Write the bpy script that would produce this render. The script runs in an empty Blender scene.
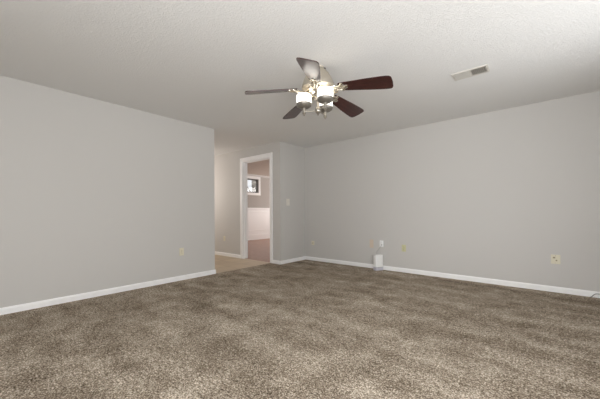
import bpy, bmesh, math, random
from mathutils import Vector, Matrix
C = bpy.context.scene
COL = C.collection
PI = math.pi
random.seed(4)

# ------------------------------------------------------------------ camera
EYE = 1.0243
yaw, roll = 0.6998, -0.0053
R0 = Vector((math.cos(yaw), math.sin(yaw), 0)); F0 = Vector((-math.sin(yaw), math.cos(yaw), 0)); U0 = Vector((0, 0, 1))
Rv = math.cos(roll) * R0 + math.sin(roll) * U0
Uv = -math.sin(roll) * R0 + math.cos(roll) * U0
cam_d = bpy.data.cameras.new('camera'); cam = bpy.data.objects.new('camera', cam_d); COL.objects.link(cam)
M = Matrix((Rv, Uv, -F0)).transposed().to_4x4(); M.translation = (0, 0, EYE)
cam.matrix_world = M
cam_d.sensor_width = 36; cam_d.lens = 284.246 / 600 * 36; cam_d.shift_y = (212.603 - 199.5) / 600
cam_d.clip_start = 0.02
C.camera = cam

# ------------------------------------------------------------------ world, light, exposure
w = bpy.data.worlds.new('sky'); C.world = w; w.use_nodes = True
bg = w.node_tree.nodes['Background']; bg.inputs[0].default_value = (0.93, 0.96, 1.0, 1); bg.inputs[1].default_value = 0.9

def area(name, loc, direction, sx, sy, power, color=(1, 1, 1), spread=PI):
    d = bpy.data.lights.new(name, 'AREA'); d.shape = 'RECTANGLE'; d.size = sx; d.size_y = sy
    d.energy = power; d.color = color; d.spread = spread
    o = bpy.data.objects.new(name, d); COL.objects.link(o); o.location = loc
    o.rotation_euler = Vector(direction).to_track_quat('-Z', 'Y').to_euler(); return o
DAY = (0.96, 0.983, 1.0)
# sky light through the right-hand windows, plus an added uplight for the ceiling
area('daylight_right', (1.27, 0.0, 1.35), (-1, 0, 0.05), 1.6, 1.5, 76, DAY)
area('ceiling_fill_right', (1.27, 2.6, 1.35), (-1, 0, 0.9), 1.6, 1.5, 11.5, DAY, 2.0)
# the same for the glazed opening in the rear wall
area('daylight_rear', (0.3, -1.57, 1.15), (-0.2, 1, 0.05), 1.6, 1.9, 20, DAY)
area('low_fill_beam', (0.3, -1.56, 1.15), (-1.2, 6.4, -0.7), 1.6, 1.9, 3.2, DAY, 0.7)  # added narrow beam, brightens the lower far wall and carpet
area('ceiling_fill_rear', (0.3, -1.57, 1.15), (-0.2, 1, 0.8), 1.6, 1.9, 32, DAY, 1.8)  # added uplight aimed to brighten the ceiling
area('dining_fill', (-6.2, 9.4, 1.5), (0, -1, 0), 2.4, 1.6, 62, (1.0, 0.96, 0.94))  # added lamp lighting the dining room; the wall behind it has no window
ld = bpy.data.lights.new('hall_lamp_light', 'POINT'); ld.energy = 19; ld.color = (1.0, 0.92, 0.86); ld.shadow_soft_size = 0.15
lo = bpy.data.objects.new('hall_lamp_light', ld); COL.objects.link(lo); lo.location = (-6.6, 3.15, 1.6)
C.view_settings.view_transform = 'Standard'; C.view_settings.look = 'None'
C.view_settings.gamma = 1; C.view_settings.use_curve_mapping = False
C.view_settings.exposure = 0.11

# ------------------------------------------------------------------ materials
def new_mat(name):
    m = bpy.data.materials.new(name); m.use_nodes = True
    return m, m.node_tree.nodes, m.node_tree.links, m.node_tree.nodes['Principled BSDF']
def s2l(c):
    return tuple(((v / 255) / 12.92 if v / 255 <= 0.04045 else ((v / 255 + 0.055) / 1.055) ** 2.4) for v in c) + (1,)
def plain(name, rgb, rough=0.5, metal=0.0, emit=None, coat=0.0, var=0.04, scale=30.0):
    m, n, l, p = new_mat(name)
    tc = n.new('ShaderNodeTexCoord'); nz = n.new('ShaderNodeTexNoise'); nz.inputs['Scale'].default_value = scale
    mx = n.new('ShaderNodeMix'); mx.data_type = 'RGBA'
    c = s2l(rgb)
    mx.inputs[6].default_value = tuple(v * (1 - var) for v in c[:3]) + (1,)
    mx.inputs[7].default_value = tuple(min(1, v * (1 + var)) for v in c[:3]) + (1,)
    l.new(tc.outputs['Object'], nz.inputs['Vector']); l.new(nz.outputs['Fac'], mx.inputs[0]); l.new(mx.outputs[2], p.inputs['Base Color'])
    p.inputs['Roughness'].default_value = rough; p.inputs['Metallic'].default_value = metal
    p.inputs['Coat Weight'].default_value = coat; p.inputs['Coat Roughness'].default_value = 0.08
    if emit:
        p.inputs['Emission Color'].default_value = s2l(rgb); p.inputs['Emission Strength'].default_value = emit
    return m
def ramp(n, stops):
    r = n.new('ShaderNodeValToRGB'); e = r.color_ramp.elements
    while len(e) < len(stops): e.new(0.5)
    for k, (pos, c) in enumerate(stops): e[k].position = pos; e[k].color = c
    return r
def wall_paint(name, rgb, bump=0.02, scale=260, rough=0.75):
    m, n, l, p = new_mat(name)
    tc = n.new('ShaderNodeTexCoord'); nz = n.new('ShaderNodeTexNoise'); nz.inputs['Scale'].default_value = scale; nz.inputs['Detail'].default_value = 3
    b = n.new('ShaderNodeBump'); b.inputs['Strength'].default_value = bump; b.inputs['Distance'].default_value = 0.004
    l.new(tc.outputs['Object'], nz.inputs['Vector']); l.new(nz.outputs['Fac'], b.inputs['Height']); l.new(b.outputs['Normal'], p.inputs['Normal'])
    p.inputs['Base Color'].default_value = s2l(rgb); p.inputs['Roughness'].default_value = rough
    p.inputs['Specular IOR Level'].default_value = 0.3
    return m
MAT = {}
MAT['wall'] = wall_paint('grey_wall_paint', (206, 203, 199))
def ceiling_mat():
    m, n, l, p = new_mat('textured_ceiling_paint')
    tc = n.new('ShaderNodeTexCoord')
    nz = n.new('ShaderNodeTexNoise'); nz.inputs['Scale'].default_value = 85; nz.inputs['Detail'].default_value = 3; nz.inputs['Roughness'].default_value = 0.6
    r = ramp(n, [(0.45, (0, 0, 0, 1)), (0.62, (1, 1, 1, 1))])
    b = n.new('ShaderNodeBump'); b.inputs['Strength'].default_value = 0.38; b.inputs['Distance'].default_value = 0.004
    l.new(tc.outputs['Object'], nz.inputs['Vector']); l.new(nz.outputs['Fac'], r.inputs['Fac']); l.new(r.outputs['Color'], b.inputs['Height']); l.new(b.outputs['Normal'], p.inputs['Normal'])
    p.inputs['Base Color'].default_value = s2l((233, 232, 230)); p.inputs['Roughness'].default_value = 0.9; p.inputs['Specular IOR Level'].default_value = 0.1
    return m
MAT['ceiling'] = ceiling_mat()
def carpet_mat():
    m, n, l, p = new_mat('brown_plush_carpet')
    tc = n.new('ShaderNodeTexCoord')
    def noise(scale, detail, rough, lo, hi, vec=None):
        z = n.new('ShaderNodeTexNoise'); z.inputs['Scale'].default_value = scale; z.inputs['Detail'].default_value = detail; z.inputs['Roughness'].default_value = rough
        l.new(vec or tc.outputs['Object'], z.inputs['Vector'])
        r = n.new('ShaderNodeMapRange'); r.inputs['From Min'].default_value = lo; r.inputs['From Max'].default_value = hi
        l.new(z.outputs['Fac'], r.inputs['Value']); return r.outputs['Result']
    def madd(x, k, y):
        q = n.new('ShaderNodeMath'); q.operation = 'MULTIPLY_ADD'; q.inputs[1].default_value = k; l.new(x, q.inputs[0])
        if y is None: q.inputs[2].default_value = 0.0
        else: l.new(y, q.inputs[2])
        return q.outputs[0]
    def mapped(rot, sc):
        mp = n.new('ShaderNodeMapping'); mp.inputs['Rotation'].default_value = (0, 0, rot); mp.inputs['Scale'].default_value = sc
        l.new(tc.outputs['Object'], mp.inputs['Vector']); return mp.outputs['Vector']
    tuft = noise(105, 2, 0.6, 0.33, 0.67)                 # single tufts
    clump = noise(38, 3, 0.6, 0.30, 0.70)                 # clumps of pile
    patch = noise(5.5, 3, 0.55, 0.30, 0.70)               # brushed patches
    track = noise(1.6, 3, 0.5, 0.32, 0.68, mapped(0.30, (0.8, 2.4, 1)))   # vacuum tracks
    track2 = noise(1.3, 2, 0.5, 0.35, 0.65, mapped(-0.95, (0.7, 2.6, 1)))
    base = madd(patch, 0.14, madd(track, 0.07, madd(track2, 0.09, None)))
    tot = madd(tuft, 0.48, madd(clump, 0.27, base))
    r = ramp(n, [(0.16, s2l((64, 53, 42))), (0.40, s2l((124, 111, 96))), (0.58, s2l((169, 155, 138))), (0.82, s2l((236, 224, 207)))])
    l.new(tot, r.inputs['Fac']); l.new(r.outputs['Color'], p.inputs['Base Color'])
    b = n.new('ShaderNodeBump'); b.inputs['Strength'].default_value = 0.6; b.inputs['Distance'].default_value = 0.006
    l.new(madd(tuft, 0.7, madd(clump, 0.6, None)), b.inputs['Height']); l.new(b.outputs['Normal'], p.inputs['Normal'])
    p.inputs['Roughness'].default_value = 1.0; p.inputs['Specular IOR Level'].default_value = 0.0
    return m
MAT['carpet'] = carpet_mat()
def wood_mat(name, dark, light, scale, stretch, rough, coat):
    m, n, l, p = new_mat(name)
    tc = n.new('ShaderNodeTexCoord'); mp = n.new('ShaderNodeMapping'); mp.inputs['Scale'].default_value = stretch
    nz = n.new('ShaderNodeTexNoise'); nz.inputs['Scale'].default_value = scale; nz.inputs['Detail'].default_value = 5; nz.inputs['Distortion'].default_value = 0.6
    r = ramp(n, [(0.3, s2l(dark)), (0.7, s2l(light))])
    l.new(tc.outputs['Object'], mp.inputs['Vector']); l.new(mp.outputs['Vector'], nz.inputs['Vector']); l.new(nz.outputs['Fac'], r.inputs['Fac'])
    l.new(r.outputs['Color'], p.inputs['Base Color'])
    p.inputs['Roughness'].default_value = rough; p.inputs['Coat Weight'].default_value = coat; p.inputs['Coat Roughness'].default_value = 0.2; p.inputs['Coat IOR'].default_value = 1.5; p.inputs['Specular IOR Level'].default_value = 0.15
    return m
MAT['blade'] = wood_mat('mahogany_blade', (40, 16, 15), (72, 34, 31), 9, (1.5, 14, 14), 0.3, 1.0)
MAT['wood_floor'] = wood_mat('red_brown_floorboards', (146, 104, 82), (176, 132, 108), 5, (8, 1.2, 1), 0.35, 0.2)
def tile_mat():
    m, n, l, p = new_mat('beige_floor_tile')
    tc = n.new('ShaderNodeTexCoord'); br = n.new('ShaderNodeTexBrick'); br.offset = 0
    br.inputs['Scale'].default_value = 1.0; br.inputs['Brick Width'].default_value = 0.33; br.inputs['Row Height'].default_value = 0.33; br.inputs['Mortar Size'].default_value = 0.006
    br.inputs['Color1'].default_value = s2l((206, 186, 158)); br.inputs['Color2'].default_value = s2l((192, 172, 146)); br.inputs['Mortar'].default_value = s2l((172, 152, 128))
    l.new(tc.outputs['Object'], br.inputs['Vector']); l.new(br.outputs['Color'], p.inputs['Base Color']); p.inputs['Roughness'].default_value = 0.4
    return m
MAT['tile'] = tile_mat()
MAT['trim'] = plain('white_trim_paint', (250, 249, 248), 0.4, var=0.015)
MAT['dining_wall'] = wall_paint('taupe_dining_paint', (188, 183, 178))
MAT['dining_ceiling'] = wall_paint('dining_ceiling_paint', (224, 214, 204))
MAT['nickel'] = plain('brushed_nickel', (196, 188, 174), 0.42, 0.75, var=0.05)
MAT['bright_nickel'] = plain('polished_nickel', (226, 220, 206), 0.18, 1.0, var=0.04)
MAT['lamp_metal'] = plain('satin_lamp_metal', (178, 172, 162), 0.28, 0.9, var=0.04)
MAT['dish_metal'] = plain('dark_satin_dish', (134, 129, 121), 0.4, 0.6, var=0.04)
MAT['dark_metal'] = plain('dark_metal', (60, 56, 52), 0.4, 0.6)
MAT['shade'] = plain('lit_frosted_glass', (255, 250, 242), 0.5, emit=1.3, var=0.0)
MAT['vent'] = plain('white_vent_enamel', (212, 208, 200), 0.45)
MAT['duct'] = plain('duct_shade_tone', (48, 46, 44), 0.9)
MAT['ivory'] = plain('ivory_plastic', (224, 217, 194), 0.4)
MAT['ivory_green'] = plain('yellowed_ivory_plastic', (206, 203, 160), 0.4)
MAT['peach'] = plain('peach_plastic', (216, 200, 182), 0.5)
MAT['switch_white'] = plain('off_white_plastic', (228, 223, 214), 0.4)
MAT['white_plastic'] = plain('white_plastic', (252, 252, 250), 0.35)
MAT['pale_plastic'] = plain('pale_violet_plastic', (206, 203, 212), 0.3)
MAT['slot'] = plain('dark_slot', (86, 78, 66), 0.6)
MAT['grey_slot'] = plain('brown_slot', (150, 138, 112), 0.6)
MAT['cable'] = plain('grey_cable_jacket', (112, 110, 104), 0.5)
MAT['wire'] = plain('pale_wire_jacket', (168, 170, 164), 0.5)
MAT['bark'] = plain('grey_bark', (168, 160, 152), 0.9, var=0.3)
MAT['lawn'] = plain('winter_lawn', (132, 134, 100), 0.95, var=0.25)
MAT['sash'] = plain('dark_sash', (84, 78, 74), 0.5)
def glass_mat():
    m, n, l, p = new_mat('window_glass')
    out = n['Material Output']; t = n.new('ShaderNodeBsdfTransparent'); g = n.new('ShaderNodeBsdfGlossy'); g.inputs['Roughness'].default_value = 0.02
    mx = n.new('ShaderNodeMixShader'); mx.inputs[0].default_value = 0.06
    l.new(t.outputs[0], mx.inputs[1]); l.new(g.outputs[0], mx.inputs[2]); l.new(mx.outputs[0], out.inputs['Surface'])
    return m
MAT['glass'] = glass_mat()

# ------------------------------------------------------------------ mesh helpers
def box(bm, lo, hi, bevel=0.0, seg=2, mat=None):
    """axis-aligned box between two corners, optionally with rounded edges, optionally transformed"""
    t = bmesh.new()
    v = [t.verts.new((x, y, z)) for x in (lo[0], hi[0]) for y in (lo[1], hi[1]) for z in (lo[2], hi[2])]
    for f in ((0, 1, 3, 2), (4, 6, 7, 5), (0, 4, 5, 1), (2, 3, 7, 6), (0, 2, 6, 4), (1, 5, 7, 3)):
        t.faces.new([v[i] for i in f])
    if bevel: bmesh.ops.bevel(t, geom=list(t.edges), offset=bevel, segments=seg, affect='EDGES', profile=0.5)
    if mat is not None: bmesh.ops.transform(t, matrix=mat, verts=t.verts)
    merge(bm, t)
def merge(bm, t):
    me = bpy.data.meshes.new('tmp'); t.to_mesh(me); t.free(); bm.from_mesh(me); bpy.data.meshes.remove(me)
def lathe(bm, prof, seg=40, centre=(0, 0), axis=None):
    """revolve (radius, z) pairs"""
    t = bmesh.new(); rings = []
    for r, z in prof:
        rings.append([t.verts.new((centre[0] + r * math.cos(2 * PI * k / seg), centre[1] + r * math.sin(2 * PI * k / seg), z)) for k in range(seg)] if r > 1e-6 else [t.verts.new((centre[0], centre[1], z))])
    for a, b in zip(rings, rings[1:]):
        for k in range(seg):
            q = (k + 1) % seg
            if len(a) == 1 and len(b) == 1: continue
            if len(a) == 1: t.faces.new((a[0], b[q], b[k]))
            elif len(b) == 1: t.faces.new((a[k], a[q], b[0]))
            else: t.faces.new((a[k], a[q], b[q], b[k]))
    bmesh.ops.recalc_face_normals(t, faces=t.faces)
    if axis is not None: bmesh.ops.transform(t, matrix=axis, verts=t.verts)
    merge(bm, t)
def smooth_path(pts, n=8):
    P = [Vector(p) for p in pts]; out = []
    for i in range(len(P) - 1):
        p0, p1, p2, p3 = P[max(i - 1, 0)], P[i], P[i + 1], P[min(i + 2, len(P) - 1)]
        for k in range(n):
            t = k / n
            out.append(0.5 * ((2 * p1) + (p2 - p0) * t + (2 * p0 - 5 * p1 + 4 * p2 - p3) * t * t + (3 * p1 - p0 - 3 * p2 + p3) * t ** 3))
    out.append(P[-1]); return out
def tube(bm, pts, r, seg=10):
    pts = [Vector(p) for p in pts]; t = bmesh.new(); rings = []
    up = Vector((0, 0, 1))
    for i, p in enumerate(pts):
        d = (pts[min(i + 1, len(pts) - 1)] - pts[max(i - 1, 0)]).normalized()
        a = d.cross(up)
        if a.length < 1e-3: a = d.cross(Vector((0, 1, 0)))
        a.normalize(); b = d.cross(a)
        rr = r(i / (len(pts) - 1)) if callable(r) else r
        rings.append([t.verts.new(p + rr * (math.cos(2 * PI * k / seg) * a + math.sin(2 * PI * k / seg) * b)) for k in range(seg)])
    for A, B in zip(rings, rings[1:]):
        for k in range(seg): t.faces.new((A[k], A[(k + 1) % seg], B[(k + 1) % seg], B[k]))
    t.faces.new(rings[0]); t.faces.new(rings[-1][::-1])
    bmesh.ops.recalc_face_normals(t, faces=t.faces); merge(bm, t)
def prism(bm, outline, z0, z1, bevel=0.0):
    t = bmesh.new()
    a = [t.verts.new((x, y, z0)) for x, y in outline]; b = [t.verts.new((x, y, z1)) for x, y in outline]
    t.faces.new(a[::-1]); t.faces.new(b); n = len(outline)
    for k in range(n): t.faces.new((a[k], a[(k + 1) % n], b[(k + 1) % n], b[k]))
    bmesh.ops.recalc_face_normals(t, faces=t.faces)
    if bevel:
        e = [e for e in t.edges if abs(e.verts[0].co.z - e.verts[1].co.z) < 1e-6]
        bmesh.ops.bevel(t, geom=e, offset=bevel, segments=2, affect='EDGES', profile=0.5)
    merge(bm, t)
def obj(name, bm, mat, parent=None, smooth=False, label=None):
    me = bpy.data.meshes.new(name); bm.to_mesh(me); bm.free(); me.materials.append(MAT[mat])
    if smooth:
        for p in me.polygons: p.use_smooth = True
        try: me.set_sharp_from_angle(angle=math.radians(38))
        except Exception: pass
    o = bpy.data.objects.new(name, me); COL.objects.link(o)
    if parent: o.parent = parent
    if label: o['label'] = label
    return o
def bx(*a, **k):
    bm = bmesh.new(); box(bm, *a, **k); return bm
def struct(name, bm, mat, parent=None):
    o = obj(name, bm, mat, parent)
    if parent is None: o['kind'] = 'structure'
    return o
def thing(name, label, cat, loc=(0, 0, 0), rotz=0.0, group=None):
    o = bpy.data.objects.new(name, None); COL.objects.link(o); o.location = loc; o.rotation_euler = (0, 0, rotz)
    o.empty_display_size = 0.1; o['label'] = label; o['category'] = cat
    if group: o['group'] = group
    return o
def anchor(name, loc=(0, 0, 0)):
    o = bpy.data.objects.new(name, None); COL.objects.link(o); o.location = loc; o.empty_display_size = 0.1; o['kind'] = 'structure'; return o

# ------------------------------------------------------------------ room shell
H = 2.44
XL, YL = -4.193, 2.742      # left wall plane and its end
YF = 4.834                   # far wall plane
XJ, YD = -3.923, 4.056       # short return wall, wall with the doorway
XR, YR = 1.30, -1.60         # walls behind the camera
XD, YDD = -8.30, 9.50        # dining room beyond the doorway
T = 0.12
DL, DR, DT = -5.092, -4.206, 2.172   # door opening

struct('wall_left', bx((XL - T, YR, 0), (XL, YL, H)), 'wall')
struct('wall_far', bx((XJ, YF, 0), (XR + T, YF + T, H)), 'wall')
struct('wall_return', bx((XJ - T, YD + T, 0), (XJ, YDD, H)), 'wall')
bm = bmesh.new()
box(bm, (-7.0, YD, 0), (DL, YD + T, H)); box(bm, (DR, YD, 0), (XJ, YD + T, H)); box(bm, (DL, YD, DT), (DR, YD + T, H))
struct('wall_doorway', bm, 'wall')
bm = bmesh.new(); box(bm, (-7.0, YL - T, 0), (XL - T, YL, H)); struct('wall_hall', bm, 'wall')
struct('wall_hall_end', bx((-7.0 - T, YL - T, 0), (-7.0, YD + T, H)), 'wall')
# right wall with a window, rear wall with a wide glazed opening (both beside / behind the camera)
wz0, wz1 = 0.6, 2.1
RW = ((-0.8, 0.8), (1.8, 3.4))
bm = bmesh.new()
box(bm, (XR, YR, 0), (XR + T, RW[0][0], H)); box(bm, (XR, RW[0][1], 0), (XR + T, RW[1][0], H)); box(bm, (XR, RW[1][1], 0), (XR + T, YF, H))
for q0, q1 in RW: box(bm, (XR, q0, 0), (XR + T, q1, wz0)); box(bm, (XR, q0, wz1), (XR + T, q1, H))
struct('wall_right', bm, 'wall')
rx0, rx1, rz0, rz1 = -0.5, 1.1, 0.2, 2.1
bm = bmesh.new()
box(bm, (XL - T, YR - T, 0), (rx0, YR, H)); box(bm, (rx1, YR - T, 0), (XR + T, YR, H)); box(bm, (rx0, YR - T, 0), (rx1, YR, rz0)); box(bm, (rx0, YR - T, rz1), (rx1, YR, H))
struct('wall_rear', bm, 'wall')
# ceilings
bm = bmesh.new(); box(bm, (-7.0 - T, YR - T, H), (XR + T, YD + T, H + 0.08)); box(bm, (XJ - T, YD + T, H), (XR + T, YF + T, H + 0.08))
struct('ceiling', bm, 'ceiling')
struct('ceiling_dining', bx((XD - T, YD + T, H), (XJ - T, YDD + T, H + 0.08)), 'dining_ceiling')
# floors
bm = bmesh.new()
prism(bm, [(XL - 0.005, YR), (XR, YR), (XR, YF), (XJ, YF), (XJ, YD), (XL - 0.005, YD)], -0.05, 0.0)
struct('floor_carpet', bm, 'carpet')
bm = bmesh.new(); box(bm, (-7.0, YL, -0.05), (XL - 0.005, YD + 0.04, -0.004)); struct('floor_hall', bm, 'tile')
struct('floor_dining', bx((XD, YD + 0.04, -0.05), (XJ - T, YDD, -0.004)), 'wood_floor')

def skirting(name, a, b, n, h=0.072, t=0.013):
    """baseboard from point a to b standing out along normal n: flat board with a rounded top"""
    a = Vector((a[0], a[1], 0)); b = Vector((b[0], b[1], 0)); n = Vector((n[0], n[1], 0))
    prof = [(0, -0.02), (t, -0.02), (t, h * 0.72), (t * 0.8, h * 0.84), (t * 0.45, h * 0.95), (t * 0.2, h), (0, h)]
    bm = bmesh.new()
    A = [bm.verts.new(a + n * d + Vector((0, 0, z))) for d, z in prof]; B = [bm.verts.new(b + n * d + Vector((0, 0, z))) for d, z in prof]
    k = len(prof)
    for i in range(k): bm.faces.new((A[i], A[(i + 1) % k], B[(i + 1) % k], B[i]))
    bm.faces.new(A[::-1]); bm.faces.new(B); bmesh.ops.recalc_face_normals(bm, faces=bm.faces)
    struct(name, bm, 'trim')
skirting('baseboard_left', (XL, YR), (XL, YL + 0.013), (1, 0))
skirting('baseboard_left_end', (XL, YL), (XL - T, YL), (0, 1))
skirting('baseboard_far', (XJ, YF), (XR, YF), (0, -1))
skirting('baseboard_return', (XJ, YD - 0.013), (XJ, YF), (1, 0))
skirting('baseboard_doorway_left', (-7.0, YD), (-5.172, YD), (0, -1))
skirting('baseboard_doorway_right', (-4.136, YD), (XJ, YD), (0, -1))
skirting('baseboard_right', (XR, YR), (XR, YF), (-1, 0))
skirting('baseboard_rear', (XL, YR), (rx0, YR), (0, 1))

# doorway casing and jambs
d1 = anchor('door_1', ((DL + DR) / 2, YD, 0))
def dpart(name, lo, hi, bev=0.004):
    ox, oy = (DL + DR) / 2, YD
    return obj(name, bx((lo[0] - ox, lo[1] - oy, lo[2]), (hi[0] - ox, hi[1] - oy, hi[2]), bevel=bev), 'trim', d1)
cw = 0.078
for y0, y1 in ((YD - 0.018, YD), (YD + T, YD + T + 0.018)):
    dpart('casing', (DL - cw, y0, -0.004), (DL, y1, DT + cw)); dpart('casing', (DR, y0, -0.004), (DR + cw * 0.9, y1, DT + cw)); dpart('casing', (DL, y0, DT), (DR, y1, DT + cw))
dpart('jamb', (DL, YD - 0.004, -0.004), (DL + 0.018, YD + T + 0.004, DT), 0.002)
dpart('jamb', (DR - 0.018, YD - 0.004, -0.004), (DR, YD + T + 0.004, DT), 0.002)
dpart('jamb', (DL + 0.018, YD - 0.004, DT - 0.018), (DR - 0.018, YD + T + 0.004, DT), 0.002)
dpart('door_stop', (DL + 0.018, YD + 0.05, -0.004), (DL + 0.03, YD + 0.085, DT - 0.018), 0.002)
dpart('door_stop', (DR - 0.03, YD + 0.05, -0.004), (DR - 0.018, YD + 0.085, DT - 0.018), 0.002)
dpart('door_stop', (DL + 0.03, YD + 0.05, DT - 0.03), (DR - 0.03, YD + 0.085, DT - 0.018), 0.002)

# dining room
vy0, vy1, vz0, vz1 = 6.20, 7.375, 1.79, 2.31
bm = bmesh.new()
box(bm, (XD - T, YD + T, 0), (XD, vy0, H)); box(bm, (XD - T, vy1, 0), (XD, YDD, H)); box(bm, (XD - T, vy0, 0), (XD, vy1, vz0)); box(bm, (XD - T, vy0, vz1), (XD, vy1, H))
struct('wall_dining', bm, 'dining_wall')
struct('wall_dining_side', bx((XD - T, YDD, 0), (XJ, YDD + T, H)), 'dining_wall')
struct('wall_dining_near', bx((XD - T, YD, 0), (-7.0 - T, YD + T, H)), 'dining_wall')
# wainscot: white board, panel mouldings, chair rail, tall base
t1 = anchor('trim_1', (XD, YD + T, 0))
Lw = YDD - YD - T
obj('wainscot_board', bx((0, 0, 0), (0.012, Lw, 1.16)), 'trim', t1)
obj('chair_rail', bx((0, 0, 1.16), (0.045, Lw, 1.215), bevel=0.008), 'trim', t1)
obj('base_moulding', bx((0.012, 0, -0.004), (0.03, Lw, 0.2), bevel=0.006), 'trim', t1)
y = 0.3
while y < Lw - 1.9:
    bm = bmesh.new()
    for lo, hi in (((0.012, y, 0.34), (0.027, y + 1.85, 0.37)), ((0.012, y, 1.03), (0.027, y + 1.85, 1.06)), ((0.012, y, 0.37), (0.027, y + 0.03, 1.03)), ((0.012, y + 1.82, 0.37), (0.027, y + 1.85, 1.03))):
        box(bm, lo, hi, bevel=0.005)
    obj('panel_moulding', bm, 'trim', t1); y += 2.05
# crown moulding along the dining wall
bm = bmesh.new()
prof = [(0, 2.405), (0.014, 2.405), (0.02, 2.408), (0.08, 2.412), (0.16, 2.418), (0.24, 2.425), (0.25, 2.44), (0, 2.44)]
A = [bm.verts.new((XD + d, YD + T, z)) for d, z in prof]; B = [bm.verts.new((XD + d, YDD, z)) for d, z in prof]
for i in range(len(prof)): bm.faces.new((A[i], A[(i + 1) % len(prof)], B[(i + 1) % len(prof)], B[i]))
bm.faces.new(A[::-1]); bm.faces.new(B); bmesh.ops.recalc_face_normals(bm, faces=bm.faces)
struct('trim_2', bm, 'trim')

def window(name, axis, plane, out, a0, a1, z0, z1, mullions=1, sash='trim', cas=0.08, fr=0.045):
    """framed window in a wall; axis 'x' = wall at constant x. out = +1/-1 outward direction"""
    root = anchor(name, (plane, (a0 + a1) / 2, z0) if axis == 'x' else ((a0 + a1) / 2, plane, z0))
    W2, HH = (a1 - a0) / 2, z1 - z0
    def B(lo, hi, bev=0.004):   # (along, depth outward, z)
        if axis == 'x': l, h = (lo[1] * out, lo[0], lo[2]), (hi[1] * out, hi[0], hi[2])
        else: l, h = (lo[0], lo[1] * out, lo[2]), (hi[0], hi[1] * out, hi[2])
        l2 = tuple(min(a, b) for a, b in zip(l, h)); h2 = tuple(max(a, b) for a, b in zip(l, h))
        bm = bmesh.new(); box(bm, l2, h2, bevel=bev); return bm
    for lo, hi in (((-W2 - cas, -0.018, -cas), (-W2, 0, HH + cas)), ((W2, -0.018, -cas), (W2 + cas, 0, HH + cas)), ((-W2, -0.018, HH), (W2, 0, HH + cas)), ((-W2, -0.03, -cas), (W2, 0, 0))):
        obj('window_casing', B(lo, hi), 'trim', root)
    for lo, hi in (((-W2, 0.06, 0), (-W2 + fr, 0.10, HH)), ((W2 - fr, 0.06, 0), (W2, 0.10, HH)), ((-W2 + fr, 0.06, HH - 0.04), (W2 - fr, 0.10, HH)), ((-W2 + fr, 0.06, 0), (W2 - fr, 0.10, 0.04))):
        obj('sash', B(lo, hi), sash, root)
    for k in range(mullions):
        c = -W2 + (k + 1) * 2 * W2 / (mullions + 1)
        obj('mullion', B((c - 0.03, 0.062, 0.04), (c + 0.03, 0.098, HH - 0.04)), sash, root)
    obj('pane', B((-W2 + fr, 0.078, 0.04), (W2 - fr, 0.082, HH - 0.04), 0), 'glass', root)
window('window_1', 'x', XR, 1, RW[0][0], RW[0][1], wz0, wz1, 1)
window('window_4', 'x', XR, 1, RW[1][0], RW[1][1], wz0, wz1, 1)
window('window_2', 'y', YR, -1, rx0, rx1, rz0, rz1, 2)
window('window_3', 'x', XD, -1, vy0, vy1, vz0, vz1, 0, cas=0.095, sash='sash', fr=0.03)

# ------------------------------------------------------------------ ceiling fan
SC = 1.0606                                   # fan size
FX, FY = -1.557 * SC, 2.117 * SC
fan = thing('ceiling_fan', 'five-blade ceiling fan with mahogany blades, nickel motor and three lit white drum lamps', 'ceiling fan', (FX, FY, H))
fan.scale = (SC, SC, SC)
ZC = EYE + (H - EYE) / SC
def Z(z): return z - ZC
bm = bmesh.new(); lathe(bm, [(0, Z(ZC)), (0.058, Z(ZC)), (0.060, Z(ZC) - 0.006), (0.056, Z(ZC) - 0.014), (0.0, Z(ZC) - 0.015)])
obj('canopy', bm, 'nickel', fan, True)
bm = bmesh.new(); lathe(bm, [(0, Z(2.347)), (0.052, Z(2.346)), (0.078, Z(2.325)), (0.103, Z(2.293)), (0.127, Z(2.25)), (0.143, Z(2.21)), (0.151, Z(2.178)), (0.149, Z(2.164)), (0.136, Z(2.156)), (0.11, Z(2.152)), (0, Z(2.15))], 56)
motor = obj('motor_housing', bm, 'nickel', fan, True)
a = math.radians(-12) + yaw
bm = bmesh.new(); lathe(bm, [(0, 0.016), (0.008, 0.014), (0.010, 0.006), (0.010, -0.012), (0, -0.012)], 12, axis=Matrix.Translation((0.062 * math.cos(a), 0.062 * math.sin(a), Z(2.337))))
obj('canopy_screw', bm, 'dark_metal', fan, True)
bm = bmesh.new(); lathe(bm, [(0, Z(2.152)), (0.105, Z(2.152)), (0.107, Z(2.142)), (0.10, Z(2.136)), (0.062, Z(2.132)), (0.058, Z(2.122)), (0.045, Z(2.112)), (0, Z(2.111))])
obj('switch_housing', bm, 'bright_nickel', fan, True)

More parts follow.
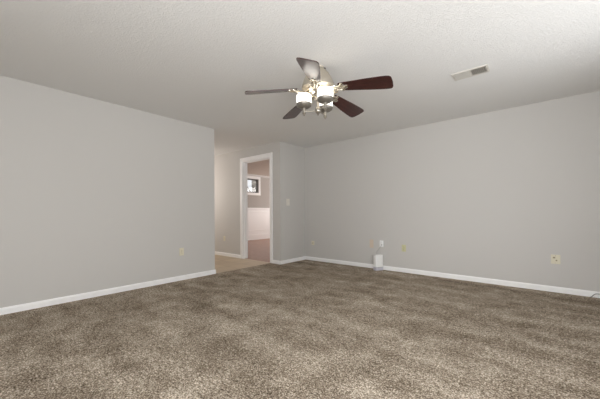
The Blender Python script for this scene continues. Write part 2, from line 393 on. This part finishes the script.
HUBZ, DROOP, PITCH = 2.168, math.radians(7.0), math.radians(-13.0)
def blade_outline():
    pts = []
    top = [(0.205, 0.048), (0.26, 0.056), (0.36, 0.065), (0.46, 0.075), (0.56, 0.082), (0.622, 0.084), (0.646, 0.081), (0.660, 0.070), (0.666, 0.052)]
    pts = top + [(0.670, 0.0)] + [(x, -y) for x, y in top[::-1]]
    return pts + [(0.197, -0.03), (0.195, 0.0), (0.197, 0.03)]
def blade_mesh():
    bm = bmesh.new(); prism(bm, blade_outline(), -0.003, 0.004, 0.0015); return bm
def iron_mesh():
    bm = bmesh.new()
    # mounting foot under the motor, split scroll arms, trefoil pad under the blade root
    box(bm, (0.062, -0.02, -0.03), (0.104, 0.02, -0.022), bevel=0.003)
    for s in (-1, 1):
        tube(bm, smooth_path([(0.09, s * 0.012, -0.026), (0.12, s * 0.036, -0.032), (0.155, s * 0.048, -0.026), (0.185, s * 0.034, -0.018), (0.178, s * 0.014, -0.014), (0.156, s * 0.016, -0.018), (0.154, s * 0.030, -0.022)]), 0.008, 8)
        tube(bm, smooth_path([(0.095, s * 0.006, -0.027), (0.135, s * 0.010, -0.03), (0.18, s * 0.020, -0.016), (0.228, s * 0.036, -0.009)]), 0.007, 8)
        lathe(bm, [(0, -0.014), (0.014, -0.012), (0.018, -0.008), (0.018, -0.003), (0, -0.003)], 16, centre=(0.235, s * 0.034))
    tube(bm, smooth_path([(0.09, 0, -0.026), (0.14, 0, -0.03), (0.2, 0, -0.014), (0.262, 0, -0.008)]), 0.009, 8)
    lathe(bm, [(0, -0.014), (0.015, -0.012), (0.02, -0.008), (0.02, -0.003), (0, -0.003)], 16, centre=(0.268, 0))
    prism(bm, [(0.19, -0.03), (0.25, -0.036), (0.275, 0.0), (0.25, 0.036), (0.19, 0.03)], -0.009, -0.003, 0.001)
    return bm
b0 = i0 = None
T0 = -2.286
SLACK = ((0, 0), (math.radians(-1.4), math.radians(-3)), (0, 0), (0, 0), (0, 0))   # blades are never hung perfectly even
for k in range(5):
    if k == 0:
        b = obj('blade', blade_mesh(), 'blade', fan); ir = obj('blade_iron', iron_mesh(), 'bright_nickel', b, True); b0, i0 = b, ir
    else:
        b = b0.copy(); COL.objects.link(b); b.parent = fan; ir = i0.copy(); COL.objects.link(ir); ir.parent = b
    b.matrix_local = Matrix.Translation((0, 0, Z(HUBZ))) @ Matrix.Rotation(T0 + k * 2 * PI / 5 + SLACK[k][0], 4, 'Z') @ Matrix.Rotation(DROOP, 4, 'Y') @ Matrix.Rotation(PITCH + SLACK[k][1], 4, 'X')
# light kit
bm = bmesh.new()
lathe(bm, [(0, Z(2.114)), (0.022, Z(2.114)), (0.028, Z(2.122 - 0.012)), (0.014, Z(2.10)), (0.012, Z(2.09)), (0.024, Z(2.075)), (0.024, Z(2.06)), (0.012, Z(2.045)), (0.012, Z(1.998)), (0.022, Z(1.985)), (0.03, Z(1.968)), (0.03, Z(1.955)), (0.02, Z(1.942)), (0.008, Z(1.935)), (0.009, Z(1.925)), (0, Z(1.918))], 24)
obj('lamp_column', bm, 'lamp_metal', fan, True)
a0 = h0 = g0 = f0 = None
for k, ang in enumerate((175, 295, 55)):
    if k == 0:
        bm = bmesh.new(); tube(bm, smooth_path([(0.02, 0, Z(1.962)), (0.07, 0, Z(1.960)), (0.13, 0, Z(1.962))]), 0.006, 10)
        tube(bm, [(0.13, 0, Z(1.945)), (0.13, 0, Z(1.995))], 0.0145, 14)
        a0 = arm = obj('lamp_arm', bm, 'lamp_metal', fan, True)
        bm = bmesh.new(); lathe(bm, [(0, Z(1.99)), (0.02, Z(1.99)), (0.048, Z(1.996)), (0.066, Z(2.008)), (0.0725, Z(2.024)), (0.0725, Z(2.030)), (0.069, Z(2.030)), (0, Z(2.015))], 36, centre=(0.13, 0))
        h0 = sh = obj('shade_holder', bm, 'dish_metal', arm, True)
        bm = bmesh.new(); lathe(bm, [(0, Z(2.020)), (0.060, Z(2.020)), (0.068, Z(2.0295)), (0.071, Z(2.044)), (0.071, Z(2.106)), (0.067, Z(2.109)), (0.066, Z(2.105)), (0.066, Z(2.034)), (0, Z(2.030))], 40, centre=(0.13, 0))
        g0 = gl = obj('lamp_shade', bm, 'shade', arm, True)
        bm = bmesh.new(); lathe(bm, [(0, Z(1.955)), (0.015, Z(1.95)), (0.017, Z(1.94)), (0.008, Z(1.932)), (0.009, Z(1.924)), (0, Z(1.918))], 18, centre=(0.13, 0))
        f0 = fi = obj('finial', bm, 'lamp_metal', arm, True)
    else:
        arm = a0.copy(); COL.objects.link(arm); arm.parent = fan
        for src in (h0, g0, f0):
            c = src.copy(); COL.objects.link(c); c.parent = arm
    arm.rotation_euler = (0, 0, math.radians(ang) + yaw)

# ------------------------------------------------------------------ ceiling vent
vx0, vx1, vyA, vyB = -0.690, -0.374, 3.248, 3.425
vc = ((vx0 + vx1) / 2, (vyA + vyB) / 2)
vent = thing('ceiling_vent', 'white two-way louvred air vent set in the ceiling right of the fan', 'air vent', (vc[0], vc[1], H))
hx, hy = (vx1 - vx0) / 2, (vyB - vyA) / 2
bm = bmesh.new(); bw = 0.02
for lo, hi in (((-hx, -hy, -0.008), (hx, -hy + bw, 0)), ((-hx, hy - bw, -0.008), (hx, hy, 0)), ((-hx, -hy + bw, -0.008), (-hx + bw, hy - bw, 0)), ((hx - bw, -hy + bw, -0.008), (hx, hy - bw, 0)), ((-0.006, -hy + bw, -0.008), (0.006, hy - bw, 0))):
    box(bm, lo, hi, bevel=0.002)
obj('vent_frame', bm, 'vent', vent)
obj('duct_shade_sheet', bx((-hx + 0.01, -hy + 0.01, -0.0012), (hx - 0.01, hy - 0.01, -0.0004)), 'duct', vent)  # thin dark sheet; its colour stands in for shade behind the louvres
for s in (-1, 1):
    bm = bmesh.new(); n = 9
    for i in range(n):
        xx = s * (0.006 + (hx - bw - 0.006) * (i + 0.45) / n)
        box(bm, (-0.0085, -hy + bw, -0.0006), (0.0085, hy - bw, 0.0006), mat=Matrix.Translation((xx, 0, -0.0065)) @ Matrix.Rotation(s * math.radians(36), 4, 'Y'))
    obj('louvre_bank', bm, 'vent', vent)
for s in (-1, 1):
    bm = bmesh.new(); lathe(bm, [(0, -0.0095), (0.004, -0.009), (0.004, -0.007), (0, -0.007)], 10, centre=(s * (hx - 0.011), 0))
    obj('mounting_screw', bm, 'dark_metal', vent)

# ------------------------------------------------------------------ plates on the walls
# local frame of a plate: X along the wall, Y up, Z out of the wall
def plate_root(name, label, cat, loc, face, group=None):
    o = thing(name, label, cat, loc, 0, group)
    X, Zn = {'left': (Vector((0, 1, 0)), Vector((1, 0, 0))), 'far': (Vector((1, 0, 0)), Vector((0, -1, 0)))}[face]
    m = Matrix((X, Vector((0, 0, 1)), Zn)).transposed().to_4x4(); m.translation = loc; o.matrix_world = m
    return o
def plate(root, wd, ht, mat):
    return obj('cover_plate', bx((-wd / 2, -ht / 2, 0.0), (wd / 2, ht / 2, 0.006), bevel=0.003), mat, root)
def screw(root, x, y, mat):
    bm = bmesh.new(); lathe(bm, [(0, 0.0075), (0.003, 0.007), (0.0035, 0.0055), (0, 0.0055)], 10, centre=(x, y)); obj('screw', bm, mat, root)
def receptacles(root, mat, slot):
    for s in (-1, 1):
        cy = s * 0.0195; pts = []
        for k in range(24):
            a = 2 * PI * k / 24; pts.append((0.017 * math.cos(a), cy + max(-0.0135, min(0.0135, 0.017 * math.sin(a)))))
        bm = bmesh.new(); prism(bm, pts, 0.004, 0.0085); r = obj('receptacle', bm, mat, root)
        bm = bmesh.new(); box(bm, (-0.0085, cy - 0.002, 0.008), (-0.0055, cy + 0.008, 0.0088)); box(bm, (0.0055, cy - 0.002, 0.008), (0.0085, cy + 0.007, 0.0088))
        lathe(bm, [(0, 0.0088), (0.003, 0.0088), (0.003, 0.008)], 12, centre=(0, cy - 0.0075)); obj('slot', bm, slot, r)
def outlet(label, loc, face, mat, slot, wd=0.072, ht=0.116):
    o = plate_root('power_outlet', label, 'outlet', loc, face); plate(o, wd, ht, mat); receptacles(o, mat, slot); screw(o, 0, 0, slot); return o
outlet('ivory duplex outlet low on the left wall near the hall opening', (XL, 2.158, 0.435), 'left', 'ivory', 'grey_slot')
outlet('yellowed outlet on the far wall, just right of the white router box', (-1.764, YF, 0.41), 'far', 'ivory_green', 'slot')
ow = outlet('white outlet on the far wall directly above the white router box', (-2.162, YF, 0.459), 'far', 'white_plastic', 'slot')
# jack plate at right
j = plate_root('jack_plate', 'wide ivory jack plate low at the right end of the far wall', 'wall plate', (0.155, YF, 0.416), 'far')
plate(j, 0.09, 0.116, 'ivory')
bm = bmesh.new(); box(bm, (-0.026, 0.012, 0.004), (-0.004, 0.03, 0.0085), bevel=0.001); obj('jack_port', bm, 'grey_slot', j)
bm = bmesh.new(); lathe(bm, [(0, 0.017), (0.004, 0.017), (0.0055, 0.015), (0.0055, 0.008), (0.009, 0.008), (0.009, 0.005), (0, 0.005)], 16, centre=(0.008, -0.014)); obj('coax_connector', bm, 'grey_slot', j, True)
screw(j, 0, 0.046, 'grey_slot'); screw(j, 0, -0.046, 'grey_slot')
# small phone jack near the corner
j = plate_root('phone_jack', 'small ivory jack plate on the far wall beside the room corner', 'wall plate', (-3.71, YF, 0.373), 'far')
plate(j, 0.075, 0.085, 'ivory'); bm = bmesh.new(); box(bm, (-0.010, -0.010, 0.004), (0.010, 0.008, 0.0095), bevel=0.001); obj('jack_port', bm, 'grey_slot', j)
# blank peach plate
outlet('faint ivory outlet on the hall wall left of the white doorway casing', (-5.792, YD, 0.412), 'far', 'ivory', 'grey_slot')
j = plate_root('blank_plate', 'peach blank cover plate on the far wall, left of the white outlet', 'wall plate', (-2.356, YF, 0.448), 'far')
plate(j, 0.075, 0.15, 'peach'); screw(j, 0, 0.045, 'peach'); screw(j, 0, -0.045, 'peach')
# light switch
j = plate_root('light_switch', 'white light switch on the short return wall beside the doorway', 'light switch', (XJ, 4.275, 1.238), 'left')
plate(j, 0.10, 0.14, 'switch_white'); bm = bmesh.new(); box(bm, (-0.012, -0.02, 0.004), (0.012, 0.02, 0.0075), bevel=0.001); sw = obj('switch_surround', bm, 'switch_white', j)
bm = bmesh.new(); box(bm, (-0.005, -0.004, 0.0), (0.005, 0.004, 0.02), bevel=0.001, mat=Matrix.Translation((0, 0.003, 0.005)) @ Matrix.Rotation(math.radians(-25), 4, 'X')); obj('toggle', bm, 'switch_white', sw)
screw(j, 0, 0.04, 'ivory'); screw(j, 0, -0.04, 'ivory')

# ------------------------------------------------------------------ router box on the carpet
ra = math.radians(60)
rt = thing('router', 'white upright router box on the carpet against the far wall', 'router', (-2.182, 4.728, 0.0), ra)
obj('body', bx((-0.074, -0.04, 0.062), (0.074, 0.04, 0.275), bevel=0.007, seg=3), 'white_plastic', rt, True)
obj('base', bx((-0.0765, -0.0425, 0.0), (0.0765, 0.0425, 0.062), bevel=0.006, seg=3), 'pale_plastic', rt, True, 'pale violet-grey lower band')
bm = bmesh.new(); box(bm, (-0.05, -0.0432, 0.054), (0.05, -0.0423, 0.058)); obj('band_line', bm, 'cable', rt)
# adapter plugged into the white outlet, its wire dropping to the box
ad = plate_root('power_adapter', 'small white plug adapter in the white outlet, thin wire running down to the router box', 'power adapter', (-2.150, YF, 0.478), 'far')
obj('adapter_body', bx((-0.02, -0.022, 0.009), (0.02, 0.022, 0.045), bevel=0.004), 'white_plastic', ad)
bm = bmesh.new()
tube(bm, smooth_path([(0, -0.02, 0.03), (-0.012, -0.06, 0.032), (-0.045, -0.11, 0.045), (-0.07, -0.15, 0.06), (-0.075, -0.185, 0.068), (-0.08, -0.207, 0.075)], 8), 0.0035, 8)
obj('wire', bm, 'wire', ad, True)

# ------------------------------------------------------------------ cable along the baseboard
bm = bmesh.new()
yb = YF - 0.013 - 0.006
tube(bm, smooth_path([(0.455, yb - 0.03, 0.004), (0.475, yb - 0.008, 0.012), (0.492, yb, 0.034), (0.515, yb, 0.047), (0.56, yb, 0.047), (0.75, yb, 0.040), (1.0, yb - 0.01, 0.02), (1.24, yb - 0.03, 0.006)], 8), 0.004, 8)
cb = obj('coax_cable', bm, 'cable', None, True)
cb['label'] = 'thin grey cable lying along the baseboard at the right end of the far wall'; cb['category'] = 'cable'

# ------------------------------------------------------------------ bare tree outside the dining room window
struct('ground_outside', bx((-24.0, 2.0, -0.8), (XD - T - 0.02, 18.0, -0.6)), 'lawn')
tr = thing('tree', 'pale grey tree outside the small high window seen through the doorway', 'tree', (-12.6, 10.78, -0.6))
bm = bmesh.new()
tube(bm, smooth_path([(0, 0, 0), (0.06, 0.05, 1.6), (-0.03, 0.12, 3.2), (0.08, 0.1, 5.2)]), lambda t: 0.2 - 0.12 * t, 12)
obj('trunk', bm, 'bark', tr, True)
bm = bmesh.new()
for k in range(9):
    a = random.uniform(0, 2 * PI); z = random.uniform(2.0, 4.8); L = random.uniform(0.8, 1.6)
    tube(bm, smooth_path([(0.03, 0.1, z), (0.5 * L * math.cos(a), 0.5 * L * math.sin(a), z + 0.45 * L), (L * math.cos(a), L * math.sin(a), z + 1.0 * L)]), lambda t: 0.05 - 0.04 * t, 8)
obj('branches', bm, 'bark', tr, True)
